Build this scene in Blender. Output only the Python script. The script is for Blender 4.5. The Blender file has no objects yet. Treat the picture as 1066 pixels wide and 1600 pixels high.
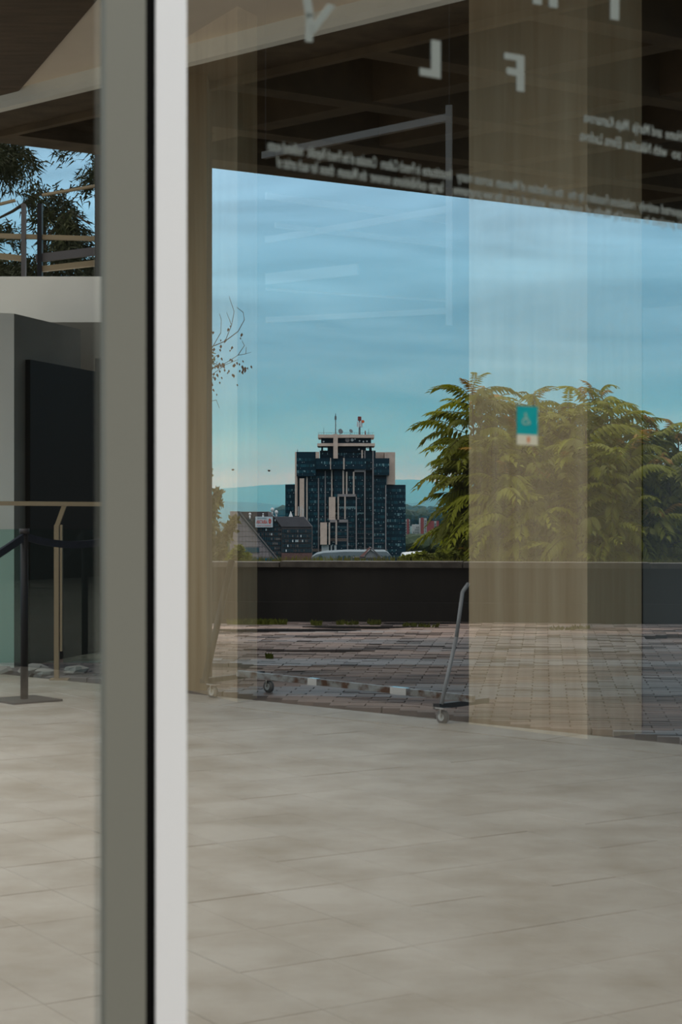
import bpy, math, random
from mathutils import Vector, Matrix, noise
random.seed(7)
C = bpy.context.scene.collection
F = 2830.0            # focal length in pixels of the 1066x1600 frame
EYE = 1.2             # eye height above the stone floor
HX, HY = 533.0, 790.0 # principal column and horizon row

# ------------------------------------------------------------------ camera
cd = bpy.data.cameras.new('camera')
cam = bpy.data.objects.new('camera', cd); C.objects.link(cam)
cam.location = (0, 0, EYE); cam.rotation_euler = (math.pi/2, 0, 0)
cd.sensor_fit = 'VERTICAL'; cd.sensor_height = 36.0; cd.sensor_width = 24.0
cd.lens = 36.0*F/1600.0
cd.shift_y = -10.0/1600.0
cd.clip_end = 30000.0; cd.clip_start = 0.05
cd.dof.use_dof = True; cd.dof.focus_distance = 120.0
cd.dof.aperture_fstop = (cd.lens/1000.0)/0.0052
bpy.context.scene.camera = cam

# ------------------------------------------------------------------ overcast sky
W = bpy.data.worlds.new('overcast'); bpy.context.scene.world = W
W.use_nodes = True
wn, wl = W.node_tree.nodes, W.node_tree.links
wn.clear()
wo = wn.new('ShaderNodeOutputWorld'); bg = wn.new('ShaderNodeBackground')
tc = wn.new('ShaderNodeTexCoord'); sx = wn.new('ShaderNodeSeparateXYZ')
wl.new(tc.outputs['Generated'], sx.inputs[0])
rp = wn.new('ShaderNodeValToRGB'); cr = rp.color_ramp
stops = [(0.0, (.30,.40,.46)), (.009, (.60,.65,.69)), (.0165, (.60,.63,.66)), (.024, (.40,.50,.63)), (.036, (.31,.462,.635)), (.055, (.25,.435,.62)), (.085, (.26,.475,.69)),
         (.13, (.33,.66,.92)), (.19, (.46,.80,1.08)), (.32, (.85,1.05,1.15)), (.6, (2.05,2.1,2.1)), (1.0, (3.0,2.92,2.78))]
while len(cr.elements) < len(stops): cr.elements.new(0.5)
for e, (p, c) in zip(cr.elements, stops):
    e.position = p; e.color = (*c, 1)
wl.new(sx.outputs[2], rp.inputs[0])
mp = wn.new('ShaderNodeMapping'); mp.inputs['Scale'].default_value = (6.0, 6.0, 34.0)
wl.new(tc.outputs['Generated'], mp.inputs[0])
nz = wn.new('ShaderNodeTexNoise'); nz.inputs['Scale'].default_value = 1.0; nz.inputs['Detail'].default_value = 7.0
nz.inputs['Roughness'].default_value = .5; nz.inputs['Distortion'].default_value = .6
wl.new(mp.outputs[0], nz.inputs['Vector'])
mr = wn.new('ShaderNodeMapRange'); mr.inputs[1].default_value = .3; mr.inputs[2].default_value = .7
mr.inputs[3].default_value = .66; mr.inputs[4].default_value = 1.34
wl.new(nz.outputs['Fac'], mr.inputs[0])
vm = wn.new('ShaderNodeVectorMath'); vm.operation = 'SCALE'
wl.new(rp.outputs[0], vm.inputs[0]); wl.new(mr.outputs[0], vm.inputs['Scale'])
wl.new(vm.outputs[0], bg.inputs[0]); bg.inputs[1].default_value = 1.06
wl.new(bg.outputs[0], wo.inputs[0])

vs = bpy.context.scene.view_settings
bpy.context.scene.display_settings.display_device = 'sRGB'
vs.view_transform = 'Standard'; vs.look = 'None'; vs.gamma = 1.0; vs.use_curve_mapping = False
vs.exposure = 0.0
cy = bpy.context.scene.cycles
cy.max_bounces = 10; cy.transparent_max_bounces = 32; cy.diffuse_bounces = 4; cy.glossy_bounces = 4
cy.use_denoising = True
cy.sample_clamp_indirect = 6.0

# ------------------------------------------------------------------ materials
def mat(name, col, rough=.8, var=0.0, scale=4.0, col2=None, metal=0.0, spec=.3, stretch=(1,1,1), bump=0.0, perobj=0.0, transl=0.0, thr=(.35,.65), world=False):
    m = bpy.data.materials.new(name); m.use_nodes = True
    n, l = m.node_tree.nodes, m.node_tree.links
    b = n['Principled BSDF']
    b.inputs['Roughness'].default_value = rough; b.inputs['Metallic'].default_value = metal
    b.inputs['Specular IOR Level'].default_value = spec
    b.inputs['Base Color'].default_value = (*col, 1)
    src = None
    if var or col2:
        t = n.new('ShaderNodeTexCoord'); mpn = n.new('ShaderNodeMapping'); mpn.inputs['Scale'].default_value = stretch
        l.new(n.new('ShaderNodeNewGeometry').outputs['Position'] if world else t.outputs['Object'], mpn.inputs[0])
        nt = n.new('ShaderNodeTexNoise'); nt.inputs['Scale'].default_value = scale; nt.inputs['Detail'].default_value = 6
        nt.inputs['Roughness'].default_value = .6
        l.new(mpn.outputs[0], nt.inputs['Vector'])
        r = n.new('ShaderNodeValToRGB')
        c2 = col2 or tuple(max(0, c*(1-var)) for c in col)
        c1 = col if col2 else tuple(c*(1+var*.6) for c in col)
        r.color_ramp.elements[0].position = thr[0]; r.color_ramp.elements[0].color = (*c2, 1)
        r.color_ramp.elements[1].position = thr[1]; r.color_ramp.elements[1].color = (*c1, 1)
        l.new(nt.outputs['Fac'], r.inputs[0]); src = r.outputs[0]
        if bump:
            bp = n.new('ShaderNodeBump'); bp.inputs['Strength'].default_value = bump; bp.inputs['Distance'].default_value = .02
            l.new(nt.outputs['Fac'], bp.inputs['Height']); l.new(bp.outputs[0], b.inputs['Normal'])
    if perobj:
        oi = n.new('ShaderNodeObjectInfo'); hm = n.new('ShaderNodeHueSaturation')
        mrn = n.new('ShaderNodeMapRange'); mrn.inputs[3].default_value = 1-perobj; mrn.inputs[4].default_value = 1+perobj
        l.new(oi.outputs['Random'], mrn.inputs[0]); l.new(mrn.outputs[0], hm.inputs['Value'])
        if src: l.new(src, hm.inputs['Color'])
        else: hm.inputs['Color'].default_value = (*col, 1)
        src = hm.outputs[0]
    if src: l.new(src, b.inputs['Base Color'])
    if transl:
        tr = n.new('ShaderNodeBsdfTranslucent'); mx = n.new('ShaderNodeMixShader'); mx.inputs[0].default_value = transl
        if src: l.new(src, tr.inputs[0])
        else: tr.inputs[0].default_value = (*col, 1)
        l.new(b.outputs[0], mx.inputs[1]); l.new(tr.outputs[0], mx.inputs[2])
        l.new(mx.outputs[0], n['Material Output'].inputs[0])
    return m

REFL = .42
def glassmat(name, tint, refl, rough=0.0):
    m = bpy.data.materials.new(name); m.use_nodes = True
    n, l = m.node_tree.nodes, m.node_tree.links
    n.remove(n['Principled BSDF'])
    t = n.new('ShaderNodeBsdfTransparent'); t.inputs[0].default_value = (*tint, 1)
    if refl <= 0:
        l.new(t.outputs[0], n['Material Output'].inputs[0]); return m
    g = n.new('ShaderNodeBsdfGlossy'); g.inputs['Roughness'].default_value = rough
    mx = n.new('ShaderNodeMixShader'); mx.inputs[0].default_value = refl
    l.new(t.outputs[0], mx.inputs[1]); l.new(g.outputs[0], mx.inputs[2]); l.new(mx.outputs[0], n['Material Output'].inputs[0])
    return m

M = {}
M['glass_face'] = glassmat('reflective_glass', (1,1,1), REFL)
M['glass_body'] = glassmat('clear_glass_body', (.99,1,.995), 0)
M['teal_glass'] = glassmat('teal_balustrade_glass', (.78,.93,.90), .05)
M['plain_glass'] = glassmat('plain_window_glass', (.9,.95,.95), .08)
M['tile'] = mat('pale_stone_tile', (.40,.366,.315), .55, scale=2.8, col2=(.245,.205,.15), perobj=.03, thr=(.28,.62), spec=.35, world=True)
M['tile_bed'] = mat('tile_joint', (.17,.14,.11), .8, var=.2)
M['hall_floor'] = mat('hall_stone_floor', (.40,.35,.29), .6, scale=1.6, col2=(.31,.265,.21))
M['paver'] = mat('weathered_brick_paver', (.33,.235,.195), .75, col2=(.10,.082,.08), scale=1.0, thr=(.38,.60), stretch=(.7,2.6,1), world=True)
M['paver_dark'] = mat('wet_brick_paver', (.21,.16,.145), .5, col2=(.075,.065,.068), scale=1.0, thr=(.38,.60), stretch=(.7,2.6,1), world=True)
M['paver_grey'] = mat('grey_brick_paver', (.28,.24,.23), .5, col2=(.11,.10,.105), scale=1.0, thr=(.38,.60), stretch=(.7,2.6,1), world=True)
M['terrace_bed'] = mat('terrace_bedding', (.12,.095,.085), .9, var=.3)
M['parapet'] = mat('soot_dark_concrete', (.024,.021,.018), .9, scale=1.2, col2=(.016,.014,.012), stretch=(3,3,.5))  # near-black base colour paints in the wall's backlit shade
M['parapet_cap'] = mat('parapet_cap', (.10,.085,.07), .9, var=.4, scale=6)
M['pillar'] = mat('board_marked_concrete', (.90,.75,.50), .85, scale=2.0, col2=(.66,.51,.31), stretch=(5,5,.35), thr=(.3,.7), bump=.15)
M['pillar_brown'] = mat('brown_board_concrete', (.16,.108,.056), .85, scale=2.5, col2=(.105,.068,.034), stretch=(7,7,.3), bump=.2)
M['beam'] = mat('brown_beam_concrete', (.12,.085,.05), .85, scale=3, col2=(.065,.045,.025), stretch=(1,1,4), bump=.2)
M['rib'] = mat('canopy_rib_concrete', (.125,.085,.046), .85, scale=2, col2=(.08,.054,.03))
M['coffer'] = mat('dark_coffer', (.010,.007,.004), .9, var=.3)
M['soffit'] = mat('beige_plaster_soffit', (.76,.65,.53), .8, var=.06, scale=1.5)
M['fascia'] = mat('white_painted_fascia', (.78,.76,.68), .7, var=.06, scale=3)
M['timber'] = mat('dark_timber_board', (.12,.08,.05), .7, scale=3, col2=(.075,.05,.03), stretch=(1,6,1))
M['darkwall'] = mat('black_brown_plaster', (.016,.013,.011), .95)
M['alu'] = mat('brushed_bright_aluminium', (.95,.96,.98), .45, metal=.0, spec=.5)
M['alu_grey'] = mat('grey_green_frame', (.25,.25,.215), .55, metal=.1)
M['gasket'] = mat('black_rubber_gasket', (.004,.004,.004), .8, spec=.05)
M['vinyl'] = mat('frosted_vinyl', (.26,.29,.27), .7)
M['black'] = mat('black_powder_coat', (.008,.008,.009), .5)
M['charcoal'] = mat('charcoal_metal', (.05,.045,.045), .45, metal=.3)
M['velvet'] = mat('navy_black_rope', (.012,.018,.03), .8, var=.3, scale=30)
M['rail_tan'] = mat('tan_painted_steel', (.30,.23,.14), .5)
M['steel'] = mat('worn_zinc_steel', (.32,.31,.29), .4, scale=9, col2=(.12,.06,.035), metal=.5, thr=(.4,.55))
M['leg_grey'] = mat('grey_worn_tube', (.33,.33,.33), .5, var=.2, scale=6)
M['chrome'] = mat('chrome', (.8,.8,.8), .15, metal=1.0)
M['wheel'] = mat('grey_rubber_wheel', (.16,.15,.14), .6)
M['hub'] = mat('pale_wheel_hub', (.45,.45,.42), .5)
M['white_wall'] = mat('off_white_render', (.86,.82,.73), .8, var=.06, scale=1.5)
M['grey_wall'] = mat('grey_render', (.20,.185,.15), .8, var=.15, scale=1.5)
M['glass_dark'] = mat('black_door_panel', (.006,.007,.005), .6, spec=.1)
M['white_paint'] = mat('white_painted_steel', (.25,.265,.27), .5)
M['teal_vinyl'] = mat('teal_sticker', (.0,.30,.36), .4, scale=40, col2=(.01,.36,.36))
M['cream_vinyl'] = mat('cream_sticker', (.62,.6,.48), .5)
M['pale_print'] = mat('pale_print', (.26,.46,.40), .5)
M['orange_print'] = mat('orange_print', (.62,.20,.08), .5)
M['hall_panel'] = mat('blue_grey_panel', (.17,.2,.21), .6)
# foliage
M['frond'] = mat('olive_leaflet', (.165,.172,.006), .6, transl=.38, perobj=.45, spec=.25)
M['frond_tip'] = mat('reddish_young_leaflet', (.30,.17,.03), .6, transl=.35, perobj=.2, spec=.2)
M['stem'] = mat('grey_brown_stem', (.07,.05,.03), .85, var=.3, scale=20)
M['conifer'] = mat('dark_conifer_needle', (.034,.036,.008), .8, scale=.9, col2=(.012,.014,.005), transl=.1)
M['shrub'] = mat('brownish_green_foliage', (.15,.14,.035), .75, scale=4, col2=(.08,.07,.02), transl=.2)
M['bush'] = mat('yellow_green_bush', (.20,.22,.012), .75, scale=6, col2=(.07,.08,.006), transl=.25)
M['grass'] = mat('olive_grass', (.17,.17,.015), .8, scale=3, col2=(.10,.085,.02), transl=.2)
M['deadleaf'] = mat('brown_dead_leaf', (.11,.04,.022), .8, transl=.15)
M['twig'] = mat('dark_twig', (.05,.04,.04), .85)
M['farwood'] = mat('distant_woodland', (.035,.055,.03), .9, scale=.02, col2=(.02,.035,.02))
M['hill'] = mat('wooded_hillside', (.045,.07,.04), .95, scale=.004, col2=(.03,.05,.03))
M['plain'] = mat('valley_ground', (.05,.07,.045), .95, scale=.01, col2=(.03,.045,.025))
M['soil'] = mat('planting_soil', (.05,.045,.025), .95, var=.3)
# city
M['tower_glass'] = mat('deep_teal_spandrel', (.002,.020,.034), .45, spec=.15)
M['pane_dark'] = mat('dark_teal_pane', (.003,.030,.046), .4, spec=.2)
M['pane_mid'] = mat('teal_pane', (.012,.072,.098), .4, spec=.2)
M['pane_pale'] = mat('pale_blind_pane', (.16,.27,.30), .5)
M['pane_tan'] = mat('tan_blind_pane', (.13,.10,.09), .5)
M['cream'] = mat('cream_cladding', (.50,.39,.33), .85, scale=.5, col2=(.43,.33,.28))
M['fin'] = mat('grey_fin', (.20,.185,.19), .8)
M['fin_cream'] = mat('cream_fin', (.40,.33,.29), .8)
M['ac'] = mat('white_unit', (.48,.53,.56), .6)
M['tower_white'] = mat('pale_grey_render', (.36,.38,.39), .8)
M['mauve_stone'] = mat('mauve_stone_cladding', (.21,.18,.185), .85, var=.1, scale=.3)
M['brown_brick'] = mat('dark_brown_brick', (.075,.062,.06), .85, scale=1.2, col2=(.045,.04,.045))
M['red_brick'] = mat('red_brown_brick', (.12,.065,.06), .85, var=.25, scale=2)
M['slate'] = mat('slate_roof', (.075,.072,.082), .8, var=.1, scale=.5)
M['strip_glass'] = mat('teal_strip_glass', (.008,.035,.05), .3)
M['win_frame'] = mat('grey_window_frame', (.12,.11,.11), .7)
M['banner'] = mat('white_banner', (.40,.46,.50), .7)
M['red_print'] = mat('red_print', (.45,.05,.03), .7)
M['grey_print'] = mat('grey_print', (.10,.15,.18), .7)
M['radome'] = mat('white_radome', (.45,.46,.47), .6)
M['grey_roof'] = mat('grey_sheet_roof', (.12,.15,.17), .6, var=.1, scale=.2)
M['pink_tile'] = mat('faded_red_tiles', (.24,.12,.11), .85, var=.15, scale=1)
M['gable'] = mat('pale_gable', (.24,.24,.25), .8)
M['apt_red'] = mat('faded_red_render', (.20,.055,.06), .85)
M['apt_white'] = mat('grey_white_render', (.30,.32,.32), .85, var=.1, scale=.3)
M['apt_dark'] = mat('dark_opening', (.03,.06,.07), .6)
M['orange'] = mat('orange_drum', (.5,.10,.03), .6)
M['redmast'] = mat('dark_red_mast', (.16,.03,.03), .6)
M['mastgrey'] = mat('mast_grey', (.10,.12,.13), .6)
M['bird'] = mat('dark_plumage', (.02,.02,.025), .8)
M['moss'] = mat('moss', (.10,.11,.012), .9, var=.3, scale=12)
M['rock'] = mat('pale_rubble', (.34,.30,.28), .85, var=.2, scale=8)

# ------------------------------------------------------------------ helpers
class MB:
    def __init__(s): s.v = []; s.f = []; s.mi = []; s.cur = 0
    def add(s, vs, fs):
        o = len(s.v); s.v += [Vector(p) for p in vs]
        for f in fs: s.f.append(tuple(i+o for i in f)); s.mi.append(s.cur)
    def box(s, x0, y0, z0, x1, y1, z1):
        s.add([(x0,y0,z0),(x1,y0,z0),(x1,y1,z0),(x0,y1,z0),(x0,y0,z1),(x1,y0,z1),(x1,y1,z1),(x0,y1,z1)],
              [(0,3,2,1),(4,5,6,7),(0,1,5,4),(1,2,6,5),(2,3,7,6),(3,0,4,7)])
    def prism(s, poly, z0, z1):
        n = len(poly)
        a = sum(poly[i][0]*poly[(i+1)%n][1]-poly[(i+1)%n][0]*poly[i][1] for i in range(n))
        if a < 0: poly = poly[::-1]
        s.add([(p[0],p[1],z0) for p in poly]+[(p[0],p[1],z1) for p in poly],
              [tuple(range(n))[::-1], tuple(range(n,2*n))]+[(i,(i+1)%n,n+(i+1)%n,n+i) for i in range(n)])
    def slab(s, pts, off):           # planar polygon (any plane) extruded by vector off
        n = len(pts); off = Vector(off); pts = [Vector(p) for p in pts]
        nn = Vector((0,0,0))
        for i in range(n): nn += pts[i].cross(pts[(i+1)%n])
        if nn.dot(off) > 0: pts = pts[::-1]
        s.add(pts+[p+off for p in pts], [tuple(range(n)), tuple(range(n,2*n))[::-1]]+[((i+1)%n,i,n+i,n+(i+1)%n) for i in range(n)])
    def tube(s, p0, p1, r0, r1=None, n=8):
        p0, p1 = Vector(p0), Vector(p1); r1 = r0 if r1 is None else r1
        d = (p1-p0).normalized(); u = d.orthogonal().normalized(); w = d.cross(u)
        vs = []
        for p, r in ((p0,r0),(p1,r1)):
            for i in range(n):
                a = 2*math.pi*i/n; vs.append(p+u*(r*math.cos(a))+w*(r*math.sin(a)))
        s.add(vs, [(i,(i+1)%n,n+(i+1)%n,n+i) for i in range(n)]+[tuple(range(n))[::-1], tuple(range(n,2*n))])
    def path(s, pts, r, n=6, r1=None):
        r1 = r if r1 is None else r1; k = len(pts)-1
        for i in range(k):
            a, b = r+(r1-r)*i/k, r+(r1-r)*(i+1)/k
            s.tube(pts[i], pts[i+1], a, b, n)
    def bar(s, p0, p1, w, h):        # rectangular bar, w sideways, h vertical-ish
        p0, p1 = Vector(p0), Vector(p1); d = (p1-p0).normalized()
        u = d.cross(Vector((0,0,1)))
        u = Vector((1,0,0)) if u.length < 1e-4 else u.normalized()
        k = u.cross(d).normalized(); u = u*w/2; k = k*h/2
        s.add([p0-u-k,p0+u-k,p0+u+k,p0-u+k,p1-u-k,p1+u-k,p1+u+k,p1-u+k],
              [(0,3,2,1),(4,5,6,7),(0,1,5,4),(1,2,6,5),(2,3,7,6),(3,0,4,7)][::1])
    def ball(s, c, r, nu=10, nv=6, sz=1.0):
        c = Vector(c); vs = [c+Vector((0,0,-r*sz))]
        for j in range(1,nv):
            t = -math.pi/2+math.pi*j/nv
            for i in range(nu):
                a = 2*math.pi*i/nu
                vs.append(c+Vector((r*math.cos(t)*math.cos(a), r*math.cos(t)*math.sin(a), r*sz*math.sin(t))))
        vs.append(c+Vector((0,0,r*sz))); fs = []
        for i in range(nu): fs.append((0,1+(i+1)%nu,1+i))
        for j in range(nv-2):
            for i in range(nu):
                a = 1+j*nu+i; b = 1+j*nu+(i+1)%nu; fs.append((a,b,b+nu,a+nu))
        t = len(vs)-1; o = 1+(nv-2)*nu
        for i in range(nu): fs.append((t,o+i,o+(i+1)%nu))
        s.add(vs, fs)
    def map(s, fn): s.v = [Vector(fn(p)) for p in s.v]; return s
    def flip(s): s.f = [f[::-1] for f in s.f]; return s
    def mesh(s, name, mats):
        me = bpy.data.meshes.new(name)
        me.from_pydata([tuple(p) for p in s.v], [], s.f)
        for m in (mats if isinstance(mats, (list,tuple)) else [mats]): me.materials.append(M[m] if isinstance(m,str) else m)
        if any(s.mi): me.polygons.foreach_set('material_index', s.mi)
        me.update(); return me
    def build(s, name, mats, parent=None, smooth=False):
        if parent is not None:
            b = parent.matrix_basis.translation.copy()
            pp = parent.parent
            while pp is not None: b = b+pp.matrix_basis.translation; pp = pp.parent
            s.v = [p-b for p in s.v]
        me = s.mesh(name, mats)
        if smooth: me.polygons.foreach_set('use_smooth', [True]*len(me.polygons))
        o = bpy.data.objects.new(name, me); C.objects.link(o)
        if parent is not None: o.parent = parent
        return o
def tag(o, label=None, cat=None, group=None, kind=None):
    if label: o['label'] = label
    if cat: o['category'] = cat
    if group: o['group'] = group
    if kind: o['kind'] = kind
    return o
def empty(name, loc, label, cat, group=None, kind=None):
    o = bpy.data.objects.new(name, None); C.objects.link(o); o.location = loc; o.empty_display_size = .1
    return tag(o, label, cat, group, kind)
def link(name, me, parent, loc=(0,0,0), rot=None, scale=1.0):
    o = bpy.data.objects.new(name, me); C.objects.link(o); o.parent = parent; o.location = loc
    if rot is not None: o.rotation_euler = rot
    o.scale = (scale,)*3
    return o
def one(name, mats, label, cat, fn, group=None, kind=None, smooth=False):
    b = MB(); fn(b); return tag(b.build(name, mats, None, smooth), label, cat, group, kind)
# survey helpers: the bearing of a photographed point plus its distance gives its place
def X(px, d): return (px-HX)/F*d
def Z(py, d): return EYE-(py-HY)/F*d
def at(px, py, d): return Vector((X(px,d), d, Z(py,d)))
def on_floor(px, py):
    d = EYE*F/(py-HY); return Vector((X(px,d), d, 0))
def clip(poly, p, n):                # keep the side of line (p, normal n) where dot <= 0
    out = []
    for i in range(len(poly)):
        a, b = Vector(poly[i]), Vector(poly[(i+1)%len(poly)])
        da, db = (a-p).dot(n), (b-p).dot(n)
        if da <= 0: out.append(a)
        if da*db < 0: out.append(a+(b-a)*(da/(da-db)))
    return out

# the glass front of the hall
GP = Vector((0, 2.0)); GA = math.atan(.847)
GD = Vector((math.cos(GA), math.sin(GA))); GN = Vector((-math.sin(GA), math.cos(GA)))   # along it, and outwards from the hall
def gl(s, z, off=0.0):               # a point of the glass plane
    p = GP+GD*s+GN*off; return Vector((p.x, p.y, z))
def gpx(px, py, off=0.0):            # where a bearing meets the plane
    u = (px-HX)/F; p0 = GP+GN*off
    y = (p0.y-.847*p0.x)/(1-.847*u); return Vector((u*y, y, EYE-(py-HY)/F*y))
def gs(px, off=0.0):
    p = gpx(px, HY, off); return (Vector((p.x,p.y))-GP).dot(GD)
def mirror(p):                       # the hall repeats the court on the other side of the glass
    q = Vector((p[0],p[1])); k = (q-GP).dot(GN); q = q-GN*(2*k)
    return Vector((q.x, q.y, p[2] if len(p) > 2 else 0))
# the edge of the stone floor
B0 = on_floor(300, 1085).to_2d(); B1 = on_floor(733, 1130).to_2d()
BD = (B1-B0).normalized(); BN = Vector((-BD.y, BD.x))
def ed(a, o, z=0.0):
    p = B0+BD*a+BN*o; return Vector((p.x, p.y, z))

# ------------------------------------------------------------------ ground: stone court, terrace
def strip(a0, a1, o0, o1): return [ed(a0,o0).to_2d(), ed(a1,o0).to_2d(), ed(a1,o1).to_2d(), ed(a0,o1).to_2d()]
court = clip(strip(-9, 9, -14, 0.0), GP+GN*.03, -GN)
fl = MB(); fl.prism(court, -.15, -.006); floor = tag(fl.build('floor', 'tile_bed'), kind='structure', label='pale stone tiled floor in front of the dark terrace')
TA = math.radians(-57.5); tA = Vector((math.cos(TA), math.sin(TA))); tB = Vector((-tA.y, tA.x))
tm = MB(); c = .0025
LA, LB = .40, .27
tm.add([(-LA/2+.001,-LB/2+.001,-.03),(LA/2-.001,-LB/2+.001,-.03),(LA/2-.001,LB/2-.001,-.03),(-LA/2+.001,LB/2-.001,-.03),
        (-LA/2+.001,-LB/2+.001,-c),(LA/2-.001,-LB/2+.001,-c),(LA/2-.001,LB/2-.001,-c),(-LA/2+.001,LB/2-.001,-c),
        (-LA/2+c,-LB/2+c,0),(LA/2-c,-LB/2+c,0),(LA/2-c,LB/2-c,0),(-LA/2+c,LB/2-c,0)],
       [(0,1,5,4),(1,2,6,5),(2,3,7,6),(3,0,4,7),(4,5,9,8),(5,6,10,9),(6,7,11,10),(7,4,8,11),(8,9,10,11)])
tile_me = [tm.mesh('tile', 'tile')]
cand = []
for i in range(-45, 60):
    for j in range(-70, 70):
        p = tA*(i*LA)+tB*(j*LB)+Vector((0,6))
        o_ = (p-B0).dot(BN); a_ = (p-B0).dot(BD)
        if o_ > -.16 or o_ < -13 or not -8.5 < a_ < 8.5 or (p-GP).dot(GN) < .3: continue
        px = HX+F*p.x/max(p.y,.5); m = .35*F/max(p.y,.5)
        seen = p.y > 3.4 and -m < px < 1066+m
        cand.append((0 if seen else 1, p.y, p))
cand.sort(key=lambda t: t[:2])
rest = MB()
for k, (far, d, p) in enumerate(cand):
    if k < 299 and not far:
        o = link('tile', tile_me[0], floor, (p.x, p.y, random.uniform(-.0012,.0012)), (random.uniform(-.0012,.0012), random.uniform(-.0012,.0012), TA))
    else:
        R = Matrix.Rotation(TA, 3, 'Z')
        rest.add([R@v+Vector((p.x,p.y,0)) for v in tm.v], tm.f)
if rest.v: tag(rest.build('far_tiles', 'tile', floor), kind='stuff')

k = -5.0; kn = 0
while k < 6.0:                        # pale kerb stones closing the court towards the terrace
    q = MB(); q.prism(strip(k+.003, k+.797, -.34, -.004), -.1, .004+random.uniform(0,.0015)); q.build('kerb_stone', 'tile', floor); k += .8
# parapet line across the far side of the terrace
PA, PB = Vector((X(-900,19.9), 19.9)), Vector((X(2200,17.6), 17.6))
PD = (PB-PA).normalized(); PN = Vector((-PD.y, PD.x))
terr = [ed(-12,0).to_2d(), ed(6.5,0).to_2d(), (PB+Vector((0,0))), PA]
tb = MB(); tb.prism(terr, -.2, -.03); terrace = tag(tb.build('floor_terrace', 'terrace_bed'), kind='structure', label='dark weathered brick paved terrace below the parapet')
pv = MB(); rnd = random.Random(3)
BL, BW = .22, .10
for i in range(-42, 43):
    for j in range(-10, 130):
        p = PA.lerp(PB, .5)+PD*(i*BL+(j%2)*BL/2)-PN*(j*BW+.1)
        if (p-B0).dot(BN) < .2 or abs(HX+F*p.x/p.y-HX) > 900: continue
        n1 = noise.noise(Vector((p.x*.5, p.y*1.1, 0))); n2 = noise.noise(Vector((p.x*.25, p.y*.9, 7)))
        if n1 < -.48: continue
        pv.cur = 1 if n2 < -.22 else (2 if n2 > .30 else 0)
        h = .010*noise.noise(Vector((p.x*.8, p.y*1.5, 3)))+rnd.uniform(-.002,.002)
        a = math.atan2(PD.y, PD.x)+rnd.uniform(-.02,.02); ca, sa = math.cos(a), math.sin(a)
        hx, hy = BL/2-.004, BW/2-.0035; tl = rnd.uniform(-.003,.003)
        q = [(p.x+ca*u-sa*v, p.y+sa*u+ca*v) for u, v in ((-hx,-hy),(hx,-hy),(hx,hy),(-hx,hy))]
        h -= .0
        top = [(*q[0],h-tl),(*q[1],h-tl),(*q[2],h+tl),(*q[3],h+tl)]
        pv.add([(*c2,-.05) for c2 in q]+top, [(4,5,6,7),(0,1,5,4),(1,2,6,5),(2,3,7,6),(3,0,4,7)])
tag(pv.build('paving', ['paver','paver_dark','paver_grey'], terrace), kind='stuff')

par = MB(); f = lambda o: [ (PA+PN*o[0]), (PB+PN*o[0]), (PB+PN*o[1]), (PA+PN*o[1]) ]
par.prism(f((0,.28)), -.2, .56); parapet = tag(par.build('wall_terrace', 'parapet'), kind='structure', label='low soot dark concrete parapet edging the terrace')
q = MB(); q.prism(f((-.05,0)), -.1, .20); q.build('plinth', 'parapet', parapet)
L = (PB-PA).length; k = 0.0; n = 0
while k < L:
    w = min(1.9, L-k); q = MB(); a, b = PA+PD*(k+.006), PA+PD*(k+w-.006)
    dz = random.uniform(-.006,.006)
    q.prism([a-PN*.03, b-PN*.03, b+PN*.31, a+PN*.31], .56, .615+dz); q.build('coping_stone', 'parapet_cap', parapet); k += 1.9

# ------------------------------------------------------------------ hall shell (camera side) and glass front
HZ = 4.7
hall = clip(strip(-7, 9, -14, .5), GP-GN*.0, -GN)      # court outline, to be mirrored
def hm(poly): return [mirror(p).to_2d() for p in poly]
q = MB(); q.prism(hm(hall), -.15, 0); tag(q.build('floor_hall', 'hall_floor'), kind='structure')
q = MB()
for a0_, a1_, o0, o1 in ((-7,9,-2.3,.5),(-7,9,-14,-9.4),(-7,-5.2,-9.4,-2.3),(3.3,9,-3.6,-2.3)):
    q.prism(hm(clip(strip(a0_, a1_, o0, o1), GP, -GN)), HZ if o1 < 0 else 4.25, HZ+.2)
tag(q.build('ceiling', 'darkwall'), kind='structure')  # unseen roof, openings shaped to light the pillar fronts and dim their sides
def hwall(name, poly):
    q = MB(); q.prism(hm(clip(poly, GP, -GN)), 0, HZ); return tag(q.build(name, 'darkwall'), kind='structure')
hwall('wall_back', strip(-7, 9, .5, .7)); hwall('wall_left', strip(-7.2, -7, -14, .7)); hwall('wall_rear', strip(-7, 9, -14.2, -14))  # near-black so the glass mirrors almost nothing behind the pillars

q = MB(); q.prism([gl(-7,0,.05).to_2d(), gl(5.6,0,.05).to_2d(), gl(5.6,0,3.5).to_2d(), gl(-7,0,3.5).to_2d()], HZ, HZ+.2)
tag(q.build('ceiling_eaves', 'fascia'), kind='structure')  # unseen overhang added to darken the near court floor

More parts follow.
